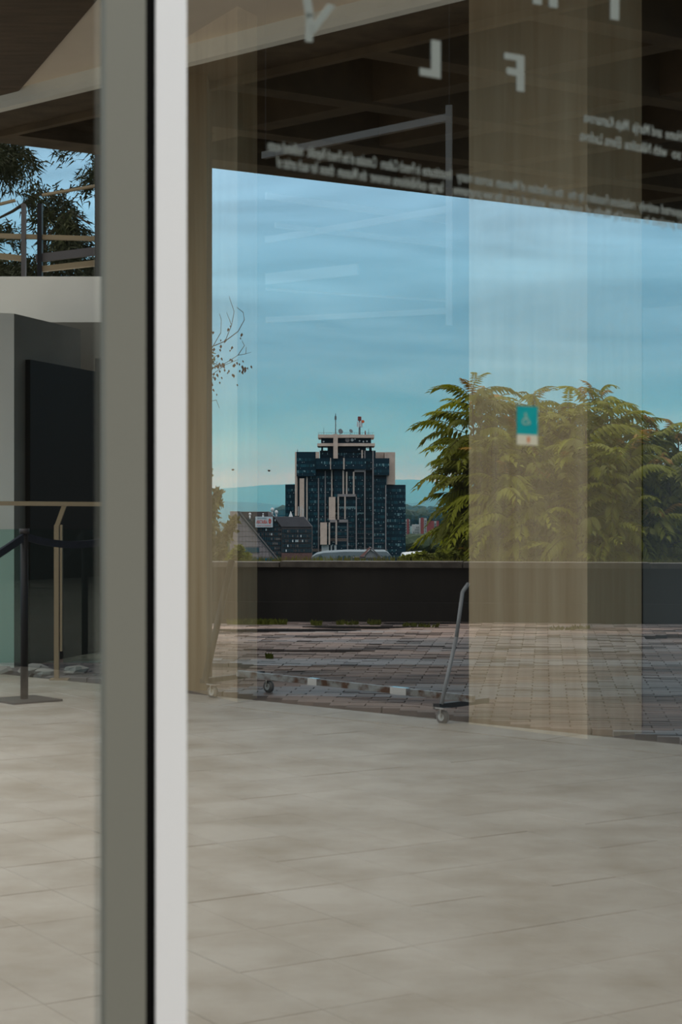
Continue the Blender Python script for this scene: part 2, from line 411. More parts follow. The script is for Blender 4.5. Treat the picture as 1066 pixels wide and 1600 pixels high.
def gbox(q, s0, s1, z0, z1, o0, o1):
    q.prism([gl(s0,0,o0).to_2d(), gl(s1,0,o0).to_2d(), gl(s1,0,o1).to_2d(), gl(s0,0,o1).to_2d()], z0, z1)
def pane(name, s0, s1, z0, z1, parent, o=0.0):
    q = MB(); gbox(q, s0, s1, z0, z1, o, o+.008)
    me = None
    ob = q.build(name, ['glass_face','glass_body'], parent)
    for p in ob.data.polygons:
        p.material_index = 0 if p.normal.dot(Vector((GN.x,GN.y,0))) < -.9 else 1
    return ob
sA = gs(262)
win = empty('window_1', gl(sA+.6, 0), 'large fixed glass pane framed in bright aluminium with vinyl lettering', None, kind='structure')
pane('glass_pane', gs(288), 1.75, .05, HZ, win)
q = MB(); gbox(q, gs(243.5,-.004), gs(292,-.004), 0, HZ, -.004, .04); q.build('bright_jamb', 'alu', win)
q = MB(); gbox(q, 1.75, 1.81, 0, HZ, -.02, .04); q.build('jamb', 'alu', win)
q = MB(); gbox(q, gs(292), 1.75, 0, .05, -.02, .04); q.build('sill', 'alu', win)
door = empty('door_1', gl(gs(200), 0), 'glazed door leaf with a broad grey green stile', None, kind='structure')
q = MB(); gbox(q, gs(165,-.004), gs(228,-.004), 0, HZ, -.004, .005); q.build('stile', 'alu_grey', door)
q = MB(); gbox(q, gs(228,-.003), gs(243,-.003), 0, HZ, -.003, .034); q.build('gasket', 'gasket', door)
pane('glass_pane', -1.5, gs(166), .1, HZ, door, .006)
q = MB(); gbox(q, -1.5, gs(161), 0, .1, -.004, .03); q.build('bottom_rail', 'alu_grey', door)
q = MB(); gbox(q, -1.56, -1.5, 0, HZ, -.004, .03); q.build('stile', 'alu_grey', door)

# pillars inside the hall, seen as reflections in the glass
def hall_prism(name, mats, virt, z0, z1, label, cat, parent=None, group=None):
    q = MB(); q.prism([mirror(p).to_2d() for p in virt], z0, z1)
    o = q.build(name, mats, parent)
    if label: tag(o, label, cat, group)
    return o
a, b, c3 = on_floor(733,1131), on_floor(918,1155), on_floor(1003,1146)
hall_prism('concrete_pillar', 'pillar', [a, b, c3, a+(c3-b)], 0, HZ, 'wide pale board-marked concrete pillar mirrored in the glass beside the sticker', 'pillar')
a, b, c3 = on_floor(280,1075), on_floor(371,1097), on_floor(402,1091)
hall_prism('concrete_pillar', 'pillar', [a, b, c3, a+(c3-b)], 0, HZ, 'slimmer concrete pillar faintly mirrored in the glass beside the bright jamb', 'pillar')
a, b = on_floor(1005,1146), on_floor(1150,1157)
hall_prism('wall_panel', 'hall_panel', [a, b, b+(a-Vector((0,0,0))).normalized()*.08, a+a.normalized()*.08], 0, Z(480,9.5), 'blue grey wall panel faintly mirrored behind the wide pillar', 'panel')

# hanging white frame in the hall (its reflection crosses the sky)
hf = empty('hanging_frame', mirror(at(560,200,9)), 'thin white steel frame hung from the roof, mirrored across the sky', 'frame')
def hbar(nm, p0, p1, w, h, m='white_paint'):
    q = MB(); q.bar(mirror(p0), mirror(p1), w, h); return q.build(nm, m, hf)
zz = Z(182,8.5)
hbar('post', at(702,165,8.5), at(702,508,8.5), .03, .03)
hbar('top_rail', at(700,184,8.5), at(412,243,9.45), .03, .035)
hbar('rod', at(702,166,8.5), Vector((X(702,8.5),8.5,HZ)), .006, .006, 'black')
hbar('rod', at(415,243,9.45), Vector((X(415,9.45),9.45,HZ)), .006, .006, 'black')
for (x0,y0,d0,x1,y1,d1,h) in ((416,306,9.6,700,345,10.4,.035),(416,375,10.2,700,327,9.2,.035),(430,352,9.8,700,383,10.3,.028),(416,436,10,560,421,9.7,.06),(416,452,10,700,470,10.3,.012),(416,500,10,700,486,9.6,.03)):
    hbar('rail', at(x0,y0,d0), at(x1,y1,d1), .02, h)

# ------------------------------------------------------------------ canopy over the terrace edge
OE0 = Vector((X(323,15.0), 15.0)); OE1 = Vector((X(1066,18.0), 18.0)); OD = (OE1-OE0).normalized(); ON = Vector((-OD.y, OD.x))
can = clip(strip(-5.2, 7.5, .42, 16), OE0, ON)
canopy = empty('ceiling_canopy', ed(0,1,4), 'dark coffered concrete canopy with crossing ribs', None, kind='structure')
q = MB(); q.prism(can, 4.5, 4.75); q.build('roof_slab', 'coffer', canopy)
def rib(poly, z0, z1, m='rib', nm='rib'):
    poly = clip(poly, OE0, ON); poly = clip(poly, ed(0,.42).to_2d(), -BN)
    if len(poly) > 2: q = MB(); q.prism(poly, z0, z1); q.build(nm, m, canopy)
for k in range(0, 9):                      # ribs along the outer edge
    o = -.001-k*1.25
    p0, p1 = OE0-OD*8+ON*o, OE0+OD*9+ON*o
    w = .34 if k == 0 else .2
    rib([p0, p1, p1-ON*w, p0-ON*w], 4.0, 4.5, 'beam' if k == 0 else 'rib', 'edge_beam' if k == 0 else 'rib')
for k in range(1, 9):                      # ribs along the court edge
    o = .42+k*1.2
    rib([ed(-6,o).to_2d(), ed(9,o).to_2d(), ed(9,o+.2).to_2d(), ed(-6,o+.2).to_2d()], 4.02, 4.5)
q = MB(); q.prism(strip(-5.2, 7.5, .02, .44), 4.0, 4.6); q.build('beam', 'beam', canopy)
q = MB(); q.prism(strip(-5.2, 7.5, .40, .46), 3.955, 4.0); q.build('drip_edge', 'rib', canopy)
q = MB(); q.prism(strip(-5.2, 7.5, -.06, .02), 4.0, 4.12); q.build('fascia', 'fascia', canopy)
q = MB(); q.prism(strip(-5.2, 7.5, -1.5, -.06), 4.115, 4.3); q.build('soffit', 'soffit', canopy)
# dark timber board under the soffit at upper left
zt = 4.09
def on_z(px, py, z): d = (z-EYE)*F/(HY-py); return Vector((X(px,d), d))
q = MB(); q.prism([on_z(152,0,zt), on_z(4,172,zt), on_z(-200,215,zt), on_z(-200,-60,zt), on_z(190,-45,zt)], zt, zt+.02); q.build('timber_board', 'timber', canopy)
# direct brown pillar beside the jamb and its twin out of frame to the right
def dpillar(px0, px1, d, label):
    q = MB(); x0, x1 = X(px0,d), X(px1,d)
    q.box(x0, d, 0, x1, d+.5, 4.02)
    return tag(q.build('concrete_pillar', 'pillar_brown'), label, 'pillar')
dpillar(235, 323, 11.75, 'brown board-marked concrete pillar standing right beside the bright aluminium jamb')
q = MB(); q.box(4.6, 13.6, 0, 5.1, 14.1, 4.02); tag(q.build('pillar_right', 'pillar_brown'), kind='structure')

# ------------------------------------------------------------------ annex at the left
dA = 13.4
cx = at(22,1050,dA); wl_ = at(-90,1050,13.15); wr_ = at(126,1050,14.6)
zc = Z(490,dA)
anx = MB(); cc, ll, rr = Vector((cx.x,cx.y)), Vector((wl_.x,wl_.y)), Vector((wr_.x,wr_.y))
anx.prism([ll, cc, rr, Vector((ll.x, rr.y+1.2))], 0, zc)
annex = empty('wall_annex', (cc.x, cc.y, 0), 'off white rendered annex wall behind the glass balustrade', None, kind='structure')
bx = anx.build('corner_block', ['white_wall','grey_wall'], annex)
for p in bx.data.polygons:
    if p.normal.x > .5: p.material_index = 1  # right face gets the grey tone to paint its shade
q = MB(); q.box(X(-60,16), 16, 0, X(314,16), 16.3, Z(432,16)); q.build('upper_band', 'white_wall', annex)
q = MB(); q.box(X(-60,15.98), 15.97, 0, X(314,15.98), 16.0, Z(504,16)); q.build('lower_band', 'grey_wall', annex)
# dark doorway: a black panel stands for the shade inside
dd = empty('door_2', (X(95,13.2),13.2,0), 'tall black door with grey frame in the annex wall', None, kind='structure')
fd = (rr-cc).normalized(); fn_ = Vector((fd.y,-fd.x))
def along(px):                       # point of the block's right face on a bearing
    u = (px-HX)/F; t = (u*cc.y-cc.x)/(fd.x-u*fd.y); return cc+fd*t
def dslab(nm, p0, p1, y0, m, o):
    a_, b_ = along(p0)+fn_*.004, along(p1)+fn_*.004; q = MB(); q.prism([a_,b_,b_+fn_*o,a_+fn_*o], 0, Z(y0,a_.y)); q.build(nm, m, dd)
dslab('door_leaf', 39, 148, 562, 'glass_dark', .04); dslab('door_frame', 148, 157, 560, 'charcoal', .07)
# steel window frame over the band
wf = empty('window_2', (X(60,16),16.1,Z(432,16)), 'black and grey steel window frame above the annex wall', None, kind='structure')
zb = Z(432,16)
for nm, p0, p1, r, y0, m in (('post',33,39,16,318,'win_frame'),('post',58,65,16,318,'black'),('post',148,172,16,230,'black')):
    q = MB(); q.box(X(p0,r), r, zb, X(p1,r), r+.08, Z(y0,r)); q.build(nm, m, wf)
for (x0,y0,x1,y1,t,m) in ((66,305,175,286,.02,'rail_tan'),(-20,324,24,313,.02,'rail_tan'),(56,404,180,389,.07,'win_frame'),(-20,368,180,374,.04,'rail_tan'),(-20,398,36,404,.05,'rail_tan'),(60,421,180,408,.05,'rail_tan')):
    q = MB(); q.bar(at(x0,y0,16.06), at(x1,y1,16.06), .05, t); q.build('rail', m, wf)
# railing with glass balustrade
rl = empty('railing', on_floor(92,1062), 'tan steel railing with bent post and teal glass balustrade', 'railing')
dR = 12.45
def rb(nm, p0, p1, w, h, m='rail_tan'):
    q = MB(); q.bar(p0, p1, w, h); return q.build(nm, m, rl)
rb('handrail', at(-420,783,dR), at(312,789,dR), .04, .03)
q = MB(); q.box(X(85,dR), dR-.02, 0, X(92.5,dR), dR+.02, Z(820,dR)); q.box(X(94.5,dR), dR-.02, .2, X(97.5,dR), dR+.02, Z(820,dR)); q.build('post', 'rail_tan', rl)
q = MB(); q.bar(at(89,822,dR), at(101,789,dR), .032, .03); q.build('bent_bracket', 'rail_tan', rl)
q = MB(); q.box(X(79,dR), dR-.06, 0, X(108,dR), dR+.06, .012); q.build('base_plate', 'rail_tan', rl)
for x0, x1 in ((-420,-80),(-66,84),(99,312)):
    q = MB(); q.box(X(x0,dR), dR-.006, .12, X(x1,dR), dR+.006, Z(827,dR)); q.build('glass_panel', 'teal_glass', rl)

# rope barrier
sp = on_floor(38, 1095)
st = empty('rope_stanchion', sp, 'slim dark stanchion post on a flat square base in front of the railing', 'stanchion')
q = MB(); q.box(sp.x-.17, sp.y-.17, 0, sp.x+.17, sp.y+.17, .012); q.map(lambda p: sp+Matrix.Rotation(math.radians(40),3,'Z')@(p-sp)); q.build('base', 'charcoal', st)
q = MB(); q.tube(sp, sp+Vector((0,0,Z(832,sp.y))), .024, n=14); q.build('pole', 'black', st, True)
q = MB(); q.tube(sp+Vector((0,0,Z(834,sp.y))), sp+Vector((0,0,Z(826,sp.y))), .032, n=14); q.build('cap', 'charcoal', st, True)
def belt(nm, p0, p1, sag, label):
    pts = [p0.lerp(p1,t/14)-Vector((0,0,sag*4*(t/14)*(1-t/14))) for t in range(15)]
    q = MB()
    for i in range(14): q.bar(pts[i], pts[i+1], .02, .045)
    return tag(q.build(nm, 'velvet'), label, 'barrier belt')
top = sp+Vector((0,0,Z(838,sp.y)))
belt('barrier_belt', top, at(-120,930,sp.y-1), .02, 'dark barrier belt slanting down to the left from the stanchion')
belt('barrier_belt', top, at(233,818,11.95), .09, 'dark barrier belt sagging to the right from the stanchion')

# rolling rack
r0, r1 = on_floor(333,1091), on_floor(692,1131)
rk = empty('rolling_rack', (r0+r1)/2, 'low rolling rack with two leaning tube legs, worn metal rail and casters', 'rack')
rdir = (r1-r0).normalized(); rnm = Vector((-rdir.y, rdir.x, 0))
lb0, lt0 = at(320,1064,r0.y), at(362,876,r0.y+.2); lb1, lt1 = at(690,1100,r1.y), at(732,912,r1.y+.2)
q = MB(); q.tube(lb0, lt0, .021, n=10); q.build('leg', 'black', rk, True)
q = MB(); q.path([lb1, lb1.lerp(lt1,.55), at(723,925,r1.y+.16), lt1], .011, n=10); tag(q.build('leg', 'leg_grey', rk, True), label='grey leg with a slight kink near its top')
q = MB(); q.bar(at(372,1052,r0.y-.05), at(740,1092,r1.y-.05), .03, .036); q.build('rail', 'steel', rk)
for x0,x1 in ((484,498),(613,638)):
    f0 = lambda px: at(px, 1052+(px-372)/368*40, (r0.y-.06)+(px-333)/359*(r1.y-r0.y))
    q = MB(); q.bar(f0(x0), f0(x1), .036, .04); tag(q.build('collar', 'chrome', rk), label='bright metal collar')  # chrome pieces added where the worn rail shines
q = MB(); q.bar(at(316,1064,r0.y), at(410,1052,r0.y+.5), .04, .03); q.build('foot_beam', 'black', rk)
q = MB(); q.bar(at(682,1104,r1.y), at(760,1094,r1.y+.5), .04, .03); q.build('foot_beam', 'charcoal', rk)
def caster(p):
    r = .038; c = p+Vector((0,0,r)); ax = rnm*.012
    q = MB(); q.tube(c-ax, c+ax, r, n=18); w = q.build('caster', 'wheel', rk, True)
    q = MB(); q.tube(c-ax*1.3, c+ax*1.3, r*.55, n=14); q.build('hub', 'hub', w)
    q = MB(); q.bar(c-ax*1.8, c-ax*1.8+Vector((0,0,r+.012)), .006, .022); q.bar(c+ax*1.8, c+ax*1.8+Vector((0,0,r+.012)), .006, .022)
    q.bar(c+Vector((0,0,r+.012))-rdir*.03, c+Vector((0,0,r+.012))+rdir*.03, .06, .006); q.build('fork', 'chrome', w)
caster(r0); caster(r1); caster(on_floor(420,1082)); 

# shallow puddles on the terrace
M['puddle'] = mat('still_rainwater', (.03,.032,.035), .04, spec=.6)
def puddle(px, py, rx, ry, label, seed):
    p = on_floor(px, py); r = random.Random(seed); n = 26
    poly = [(p.x+rx*math.cos(2*math.pi*i/n)*r.uniform(.7,1.1), p.y+ry*math.sin(2*math.pi*i/n)*r.uniform(.7,1.1)) for i in range(n)]
    q = MB(); q.prism(poly, .004, .0125); tag(q.build('puddle', 'puddle'), label, 'puddle', 'puddles on the terrace')
puddle(445, 986, .75, .13, 'long shallow puddle on the terrace in the middle of the gap between the legs', 1)
puddle(560, 981, .6, .08, 'narrow puddle on the terrace right of the longest puddle', 2)
puddle(680, 975, .5, .10, 'puddle on the terrace nearest the mirrored wide pillar', 3)
# pale blobs put in for far reflections, beyond the balustrade
for k, (px, py, w, lb) in enumerate(((3,1053,.085,'pale rubble stone lying behind the railing, leftmost of four'),(52,1052,.11,'largest pale rubble stone, just right of the stanchion behind the railing'),(70,1054,.075,'small pale rubble stone left of the tan railing post'),(118,1052,.09,'pale rubble stone behind the railing, right of the tan post'))):
    q = MB(); p = on_floor(px, py); q.ball((p.x,p.y,w*.2), w, 8, 5, .42)
    rr_ = random.Random(k); q.map(lambda v: v+Vector((rr_.uniform(-1,1),rr_.uniform(-1,1),rr_.uniform(-.4,.4)))*w*.18)
    q.v = [Vector((v.x,v.y,max(v.z,-.02))) for v in q.v]
    tag(q.build('rubble_stone', 'rock'), lb, 'stone', 'rubble behind the railing')

# ------------------------------------------------------------------ things on the glass
def gpoly(q, pts, th=.0008, off=-.0002):
    P = [gpx(x,y,off) for x,y in pts]; q.slab(P, (-GN.x*th,-GN.y*th,0))
def letter(polys, label):
    q = MB()
    for p in polys: gpoly(q, p)
    tag(q.build('vinyl_letter', 'vinyl'), label, 'letter')
letter([[(674,62),(688,64.5),(688,123),(674,120.5)],[(656,106),(674,109),(674,120.5),(656,117.5)]], 'mirrored pale letter L on the glass, left of the letter F')
letter([[(807,85),(819,87.5),(819,144),(807,142)],[(788,82),(807,85),(807,95),(788,92)],[(792,105),(807,108),(807,119),(792,116)]], 'mirrored pale letter F on the glass, right of the letter L')
letter([[(478,20),(490,22),(488,66),(477,65)],[(484,44),(512,6),(524,9),(490,54)],[(470,-25),(482,-24),(490,25),(478,30)]], 'pale letter Y cut by the top edge above the white fascia')
letter([[(833,-40),(846,-38),(846,8),(833,6)],[(858,-35),(871,-33),(871,13),(858,11)],[(846,-20),(858,-18),(858,-8),(846,-10)]], 'two stub ends of a pale letter at the top edge above the letter F')
letter([[(954,-40),(967,-38),(967,32),(954,30)]], 'single pale vertical letter stroke at the top edge, rightmost of the letters')
fc = {}
def text_mesh(t):
    cu = bpy.data.curves.new('t', 'FONT'); cu.body = t; cu.size = 1.0; cu.offset = .012; cu.resolution_u = 2
    ob = bpy.data.objects.new('t', cu); C.objects.link(ob)
    dg = bpy.context.evaluated_depsgraph_get(); me = bpy.data.meshes.new_from_object(ob.evaluated_get(dg))
    vs = [v.co.copy() for v in me.vertices]; fs = [tuple(p.vertices) for p in me.polygons]
    bpy.data.objects.remove(ob); bpy.data.curves.remove(cu); bpy.data.meshes.remove(me)
    return vs, fs
def words_on_glass(words, y0, y1, px_ref, label):
    """words: (px0, px1, text); the line runs level along the glass, top and bottom rows given at px_ref; letters read mirrored"""
    zt_, zb_ = gpx(px_ref,y0).z, gpx(px_ref,y1).z; q = MB()
    for p0, p1, t in words:
        vs, fs = text_mesh(t); xs = [v.x for v in vs]; a0, a1 = min(xs), max(xs); s0, s1 = gs(p0), gs(p1)
        out = [gl(s1-(v.x-a0)/(a1-a0)*(s1-s0), zb_+v.y/.72*(zt_-zb_), -.0006) for v in vs]
        q.add(out, [f_[::-1] for f_ in fs])
    tag(q.build('vinyl_text', 'vinyl'), label, 'lettering')
words_on_glass([(418,473,'nolleind voste'),(480,588,'Consulate of the French Republic'),(595,656,'in French Culture'),(660,705,'Institute'),(714,770,'across many'),(775,880,'the collection of Museum'),(888,912,'by the'),(916,950,'Founders'),(953,992,'relations'),(998,1075,'supported entirely')], 217, 235, 420, 'upper of two long blurred lines of mirrored text under the canopy')
words_on_glass([(432,496,'for each artist of'),(500,522,'these'),(528,573,'the Museum'),(578,610,'moreover'),(614,692,'large exhibitions'),(708,785,'the new programme'),(790,812,'and so'),(816,852,'works of'),(858,910,'modern years'),(915,1000,'curated by Marika of'),(1006,1075,'this project in')], 243, 261, 432, 'lower of two long blurred lines of mirrored text, just above the sky')
words_on_glass([(912,982,'Maja Kamarova'),(988,1034,'and Marija'),(1040,1090,'from Home')], 173, 190, 912, 'short upper line of mirrored text at the right, below the letter F')
words_on_glass([(906,970,'Elena Ladova'),(976,1042,'with Nikolina'),(1050,1090,'and so')], 202, 219, 906, 'short second line of mirrored text at the right')
sk = empty('sticker', gpx(824,695), 'small teal and cream sticker with wheelchair symbol stuck on the glass', 'sticker')
def spart(nm, m, polys, off):
    q = MB()
    for p in polys: gpoly(q, p, .0004, off)
    return q.build(nm, m, sk)
spart('teal_panel', 'teal_vinyl', [[(808,634),(840,635.5),(840,680),(808,678.5)]], -.0004)
spart('cream_panel', 'cream_vinyl', [[(808,678.5),(840,680),(840,696),(808,694.5)]], -.0004)
ring = lambda cx_,cy_,r0_,r1_,a0,a1,n: [[(cx_+r*math.cos(t),cy_+r*math.sin(t)) for r,t in ((r0_,u),(r1_,u),(r1_,w),(r0_,w))] for u,w in [(a0+(a1-a0)*i/n, a0+(a1-a0)*(i+1)/n) for i in range(n)]]
spart('wheelchair_symbol', 'pale_print', ring(821.5,658.5,3.6,5.8,.2,4.6,14)+[[(819.5,645),(823,645.2),(823,649.2),(819.5,649)],[(820,649.5),(823.3,650),(824,657),(820.6,656.5)],[(822,652.5),(826,653),(826,654.8),(822,654.3)],[(823,656),(827.5,656.5),(829,663),(826.5,663.2),(825.5,659)]], -.0009)
spart('orange_mark', 'orange_print', [[(824,682.5),(827.8,682.7),(827.8,691.5),(824,691.3)]], -.0009)

# ------------------------------------------------------------------ hillside, plain and hills
g = MB()
rows = [(20.2,-.35),(30,-1.2),(60,-14),(110,-30),(400,-34),(900,-36),(2500,-38),(9000,-40)]
vs_ = []; cols = 9
for d, z in rows:
    w = max(60, d*1.2)
    for i in range(cols): vs_.append((-w+2*w*i/(cols-1), d, z))
g.add(vs_, [(r*cols+i, r*cols+i+1, (r+1)*cols+i+1, (r+1)*cols+i) for r in range(len(rows)-1) for i in range(cols-1)])
tag(g.build('ground', 'plain'), kind='structure')
def ridge(name, d, ctrl, seed, label, amp=1.2):
    q = MB(); n = 160; rr_ = random.Random(seed); vs2 = []
    for i in range(n+1):
        px = -700+2500*i/n
        for (xa,ya),(xb,yb) in zip(ctrl, ctrl[1:]):
            if xa <= px <= xb: t = (px-xa)/(xb-xa); t = t*t*(3-2*t); y = ya+(yb-ya)*t; break
        y += amp*noise.noise(Vector((px*.02,seed,0)))+.5*amp*noise.noise(Vector((px*.07,seed,2)))
        x = X(px,d); z = Z(y,d); vs2 += [(x,d,z),(x,d-.12*d,-40-.0),(x,d+.15*d,-60)]
    for i in range(n):
        a = i*3; q.add([vs2[a],vs2[a+3],vs2[a+4],vs2[a+1],vs2[a+5],vs2[a+2]], [(3,2,1,0),(0,1,4,5)])
    tag(q.build(name, 'hill', None, True), kind='structure', label=label)
ridge('hills', 9000, [(-700,772),(200,768),(345,763),(440,757),(520,752),(640,749),(720,757),(900,765),(1300,752),(1900,760)], 1, 'far hazy blue hill ridge')
ridge('hills', 6000, [(-700,786),(250,776),(380,784),(470,793),(640,786),(720,778),(900,790),(1900,786)], 2, 'nearer hazy blue hill spur')
# haze filling the valley
hz = MB(); hz.box(-9000, 1850, -45, 9000, 11500, 420)
hm_ = bpy.data.materials.new('valley_haze'); hm_.use_nodes = True
hn = hm_.node_tree.nodes; hn.remove(hn['Principled BSDF']); sc_ = hn.new('ShaderNodeVolumeScatter')
sc_.inputs['Color'].default_value = (.055,.40,.72,1); sc_.inputs['Density'].default_value = .00038
hm_.node_tree.links.new(sc_.outputs[0], hn['Material Output'].inputs['Volume']); M['haze'] = hm_
hm_.cycles.homogeneous_volume = True
tag(hz.build('valley_haze', 'haze'), 'thin blue haze lying in the valley before the hills', 'haze', kind='stuff')

# ------------------------------------------------------------------ office tower
D = 900.0; GZ = -36.0
tw = empty('office_tower', (X(540,D), D, GZ), 'tall stepped office tower of dark teal glass with cream panels and rooftop antennas', 'building')
rt = random.Random(5)
fins = MB(); acs = MB()
def block(x0, y0, x1, y1, dep, thick, seed=0, first=None, windows=True, tan=(), pale=()):
    """a glazed block: body, then one strip of panes per storey; dep is metres in front of (-) or behind the main face"""
    d = D+dep; q = MB(); q.box(X(x0,d), d, Z(y1,d), X(x1,d), d+thick, Z(y0,d)); q.build('glazed_block', 'tower_glass', tw)
    if not windows: return
    r = random.Random(seed); y = (first or y0+3); fl_ = 0
    ex = {}
    while y+3 < min(y1, 884):
        q = MB(); x = x0+.6; run = 0; lvl = 0
        while x+1.2 < x1:
            if run <= 0: run = r.randint(3,12); lvl = r.choice((0,0,1,1,1,2))
            run -= 1
            u = r.random()
            q.cur = 3 if fl_ in tan else 2 if fl_ in pale else (2 if u < (.03,.10,.30)[lvl] else 1 if u < (.25,.6,.85)[lvl] else 0)
            hh = 4.4 if q.cur != 2 else r.choice((4.4,3.0,2.2))
            xa, xb, za, zb_ = X(x,d), X(x+1.15,d), Z(y+hh,d), Z(y,d)
            q.add([(xa,d-.12,za),(xb,d-.12,za),(xb,d-.12,zb_),(xa,d-.12,zb_),(xa,d+.05,za),(xb,d+.05,za),(xb,d+.05,zb_),(xa,d+.05,zb_)],
                  [(0,1,2,3),(0,4,5,1),(3,2,6,7),(0,3,7,4),(1,5,6,2)])
            x += 1.55
        if q.v: tag(q.build('window_strip', ['pane_dark','pane_mid','pane_pale','pane_tan'], tw), kind='stuff')
        for _ in range(int((x1-x0)/7)):
            if r.random() < .55:
                xx = r.uniform(x0+1, x1-1.5); w = r.uniform(.5,.9)
                acs.box(X(xx,d), d-.5, Z(y+5.9+w,d), X(xx+w*1.1,d), d-.1, Z(y+5.9,d))
        y += 9.45; fl_ += 1
block(446,757,463,895, 6, 22, 1, 764)
block(604,757.5,634,895, 4, 26, 2, 764)
block(479,728,605,895, 0, 30, 3, 744, tan=(12,))
block(463,706,494,744, -3, 30, 4, 716)
block(494,716,572,733, -5, 30, 5, 721)
block(500,704,587,716, 0, 28, 6, 707.5)
block(571,704,587,735, -2, 28, 7, 716.5)
block(583,716,608.5,742.5, -3, 30, 8, 724.5)
block(583,742,603.5,895, -.5, 30, 9, 748.5)
block(522,734,570,895, -2, 20, 10, 744, pale=(6,) )
block(528,773,557.5,895, -6, 20, 11, 782, pale=(1,))
block(514,814,543,895, -9, 16, 12, 822, tan=(2,))
block(463,744,482,830, -1, 20, 13, None, False)
tag(acs.build('air_conditioners', 'ac', tw), kind='stuff')
def trim(nm, m, x0, y0, x1, y1, dep, thick=3.0):
    d = D+dep; q = MB(); q.box(X(x0,d), d, Z(y1,d), X(x1,d), d+thick, Z(y0,d)); return q.build(nm, m, tw)
for a in ((461,706,463.4,806,-3.4,12),(462,743,465,806,-2,3),(468.2,747.5,475.4,808,-2.5,3),(521,678,528,716.2,-7,8),(493.4,706,499,716.4,-4.5,6),
          (601,706.5,617.6,757,3,20),(587,706.5,600,716,8,10),(514,776.5,524.2,812,-9,8),(500.6,816.5,511,851,-12,8)):
    trim('cream_panel', 'cream', *a)
for a in ((478.6,745,480.8,815,-1.5),(527.6,776,529.8,812,-8),(538.2,776,540.4,811,-8),(513.6,816.5,516,851,-12),(524.4,814,526.8,851,-12),(536.4,715.5,538.6,733.5,-6),(516,715.5,517.4,733.5,-6),
          (564.8,703,567.2,733,-4),(535.4,735,537.8,772,-4),(540.8,737,543,772,-4),(551.6,737,554,772,-4),(517.6,734,519.6,776,-2)):
    trim('cream_fin', 'fin_cream', *a, 2.0)
for a in ((497,747,498.6,862,-1),(507.6,736,509.2,816,-1),(569.4,704,571.2,862,-4),(582.2,704,584,862,-4),(602.2,758,603.8,866,-2),(556,772,557.8,862,-7.5),(542.5,813,544.2,862,-10),(604,742,605.4,757,-1),(571,717,571.8,735,-4)):
    trim('fin', 'fin', *a, 2.0)
for a in ((554,733.5,570,737.5,-4),(527.6,772,557.6,776,-7.5),(515.6,812,526.5,816,-10.5),(529.8,812,543.8,816,-10.5)):
    trim('ledge', 'fin', *a, 4)
for a in ((502.6,851.5,514,863,-9.5),(516.8,852,519,863,-9.5),(522.4,852,526,863,-9.5)): trim('base_pier', 'tower_white', *a, 4)
# crown
trim('crown_storey', 'tower_glass', 502,682,580,695,-2,20); trim('crown_storey', 'tower_glass', 512,696,572,706,-1,18)
trim('crown_pier', 'tower_glass', 502,696,505,706,-2,3); trim('crown_pier', 'tower_glass', 577,696,581,706,-2,3)
trim('cornice', 'cream', 497,679,585,684,-5,26); trim('cornice', 'cream', 496,692.5,586,697,-5,26)
rl_ = MB()
for x in range(498, 586, 4): rl_.box(X(x,D-5), D-5, Z(679,D-5), X(x+.35,D-5), D-4.9, Z(676,D-5))
rl_.box(X(497,D-5), D-5, Z(676.3,D-5), X(585,D-5), D-4.9, Z(675.9,D-5)); rl_.build('roof_railing', 'mastgrey', tw)
def mast(x, y0, y1, r, m='mastgrey', nm='mast', dep=0):
    q = MB(); q.tube(at(x,y1,D+dep), at(x,y0,D+dep), r, r*.6, 6); return q.build(nm, m, tw)
mm = mast(524.6,646,679,.28); q = MB(); q.box(X(523,D), D, Z(656,D), X(526,D), D+.4, Z(650,D)); q.build('antenna_bracket','mastgrey',mm)
mast(506,668,679,.12); mast(576,670,679,.14); mast(571,673,679,.35,'redmast'); mast(465,702,706.5,.2)
m2 = mast(562,653,679,.55); q = MB(); q.tube(at(562,651,D), at(562,657.5,D), .9, .9, 8); q.build('red_top','redmast',m2)
for i in range(6):
    q = MB(); a = i*1.05; q.box(X(562,D)+1.0*math.cos(a)-.4, D+1.0*math.sin(a)-.3, Z(668-(i%2)*1.5,D), X(562,D)+1.0*math.cos(a)+.4, D+1.0*math.sin(a)+.3, Z(660-(i%2)*1.5,D)); q.build('panel_antenna','ac',m2)
q = MB(); q.tube(at(567,658.5,D-1), at(567.3,658.7,D+.6), .75, .75, 12); q.build('orange_drum','orange',m2)
def dish(x, y, r, dep, m='fin', tilt=(.5,-1,.5)):
    c0 = at(x,y,D+dep); ax = Vector(tilt).normalized(); q = MB()
    q.tube(c0, c0+ax*r*.45, r*.25, r, 12); q.tube(c0, at(x,y+5,D+dep), .15, .15, 5); return q.build('dish', m, tw)
dish(531.5,674.5,1.35,-3,'mastgrey',(.6,-1,.3)); dish(548,674,1.0,-3,'mastgrey',(.6,-1,.5))
for x,y,r in ((543,687.3,1.15),(550.5,687.3,.75),(555,686,.4)):
    q = MB(); q.tube(at(x,y,D-2.6), at(x,y,D-3.4), r, r, 14); q.build('dish_disc', 'fin' if r>1 else 'ac', tw)
for x,y in ((562,689),(568,690),(573.5,689.5),(506,690),(561,702),(575,700)):
    q = MB(); q.ball(at(x,y,D-3), .45, 6, 4); q.build('antenna','ac',tw)

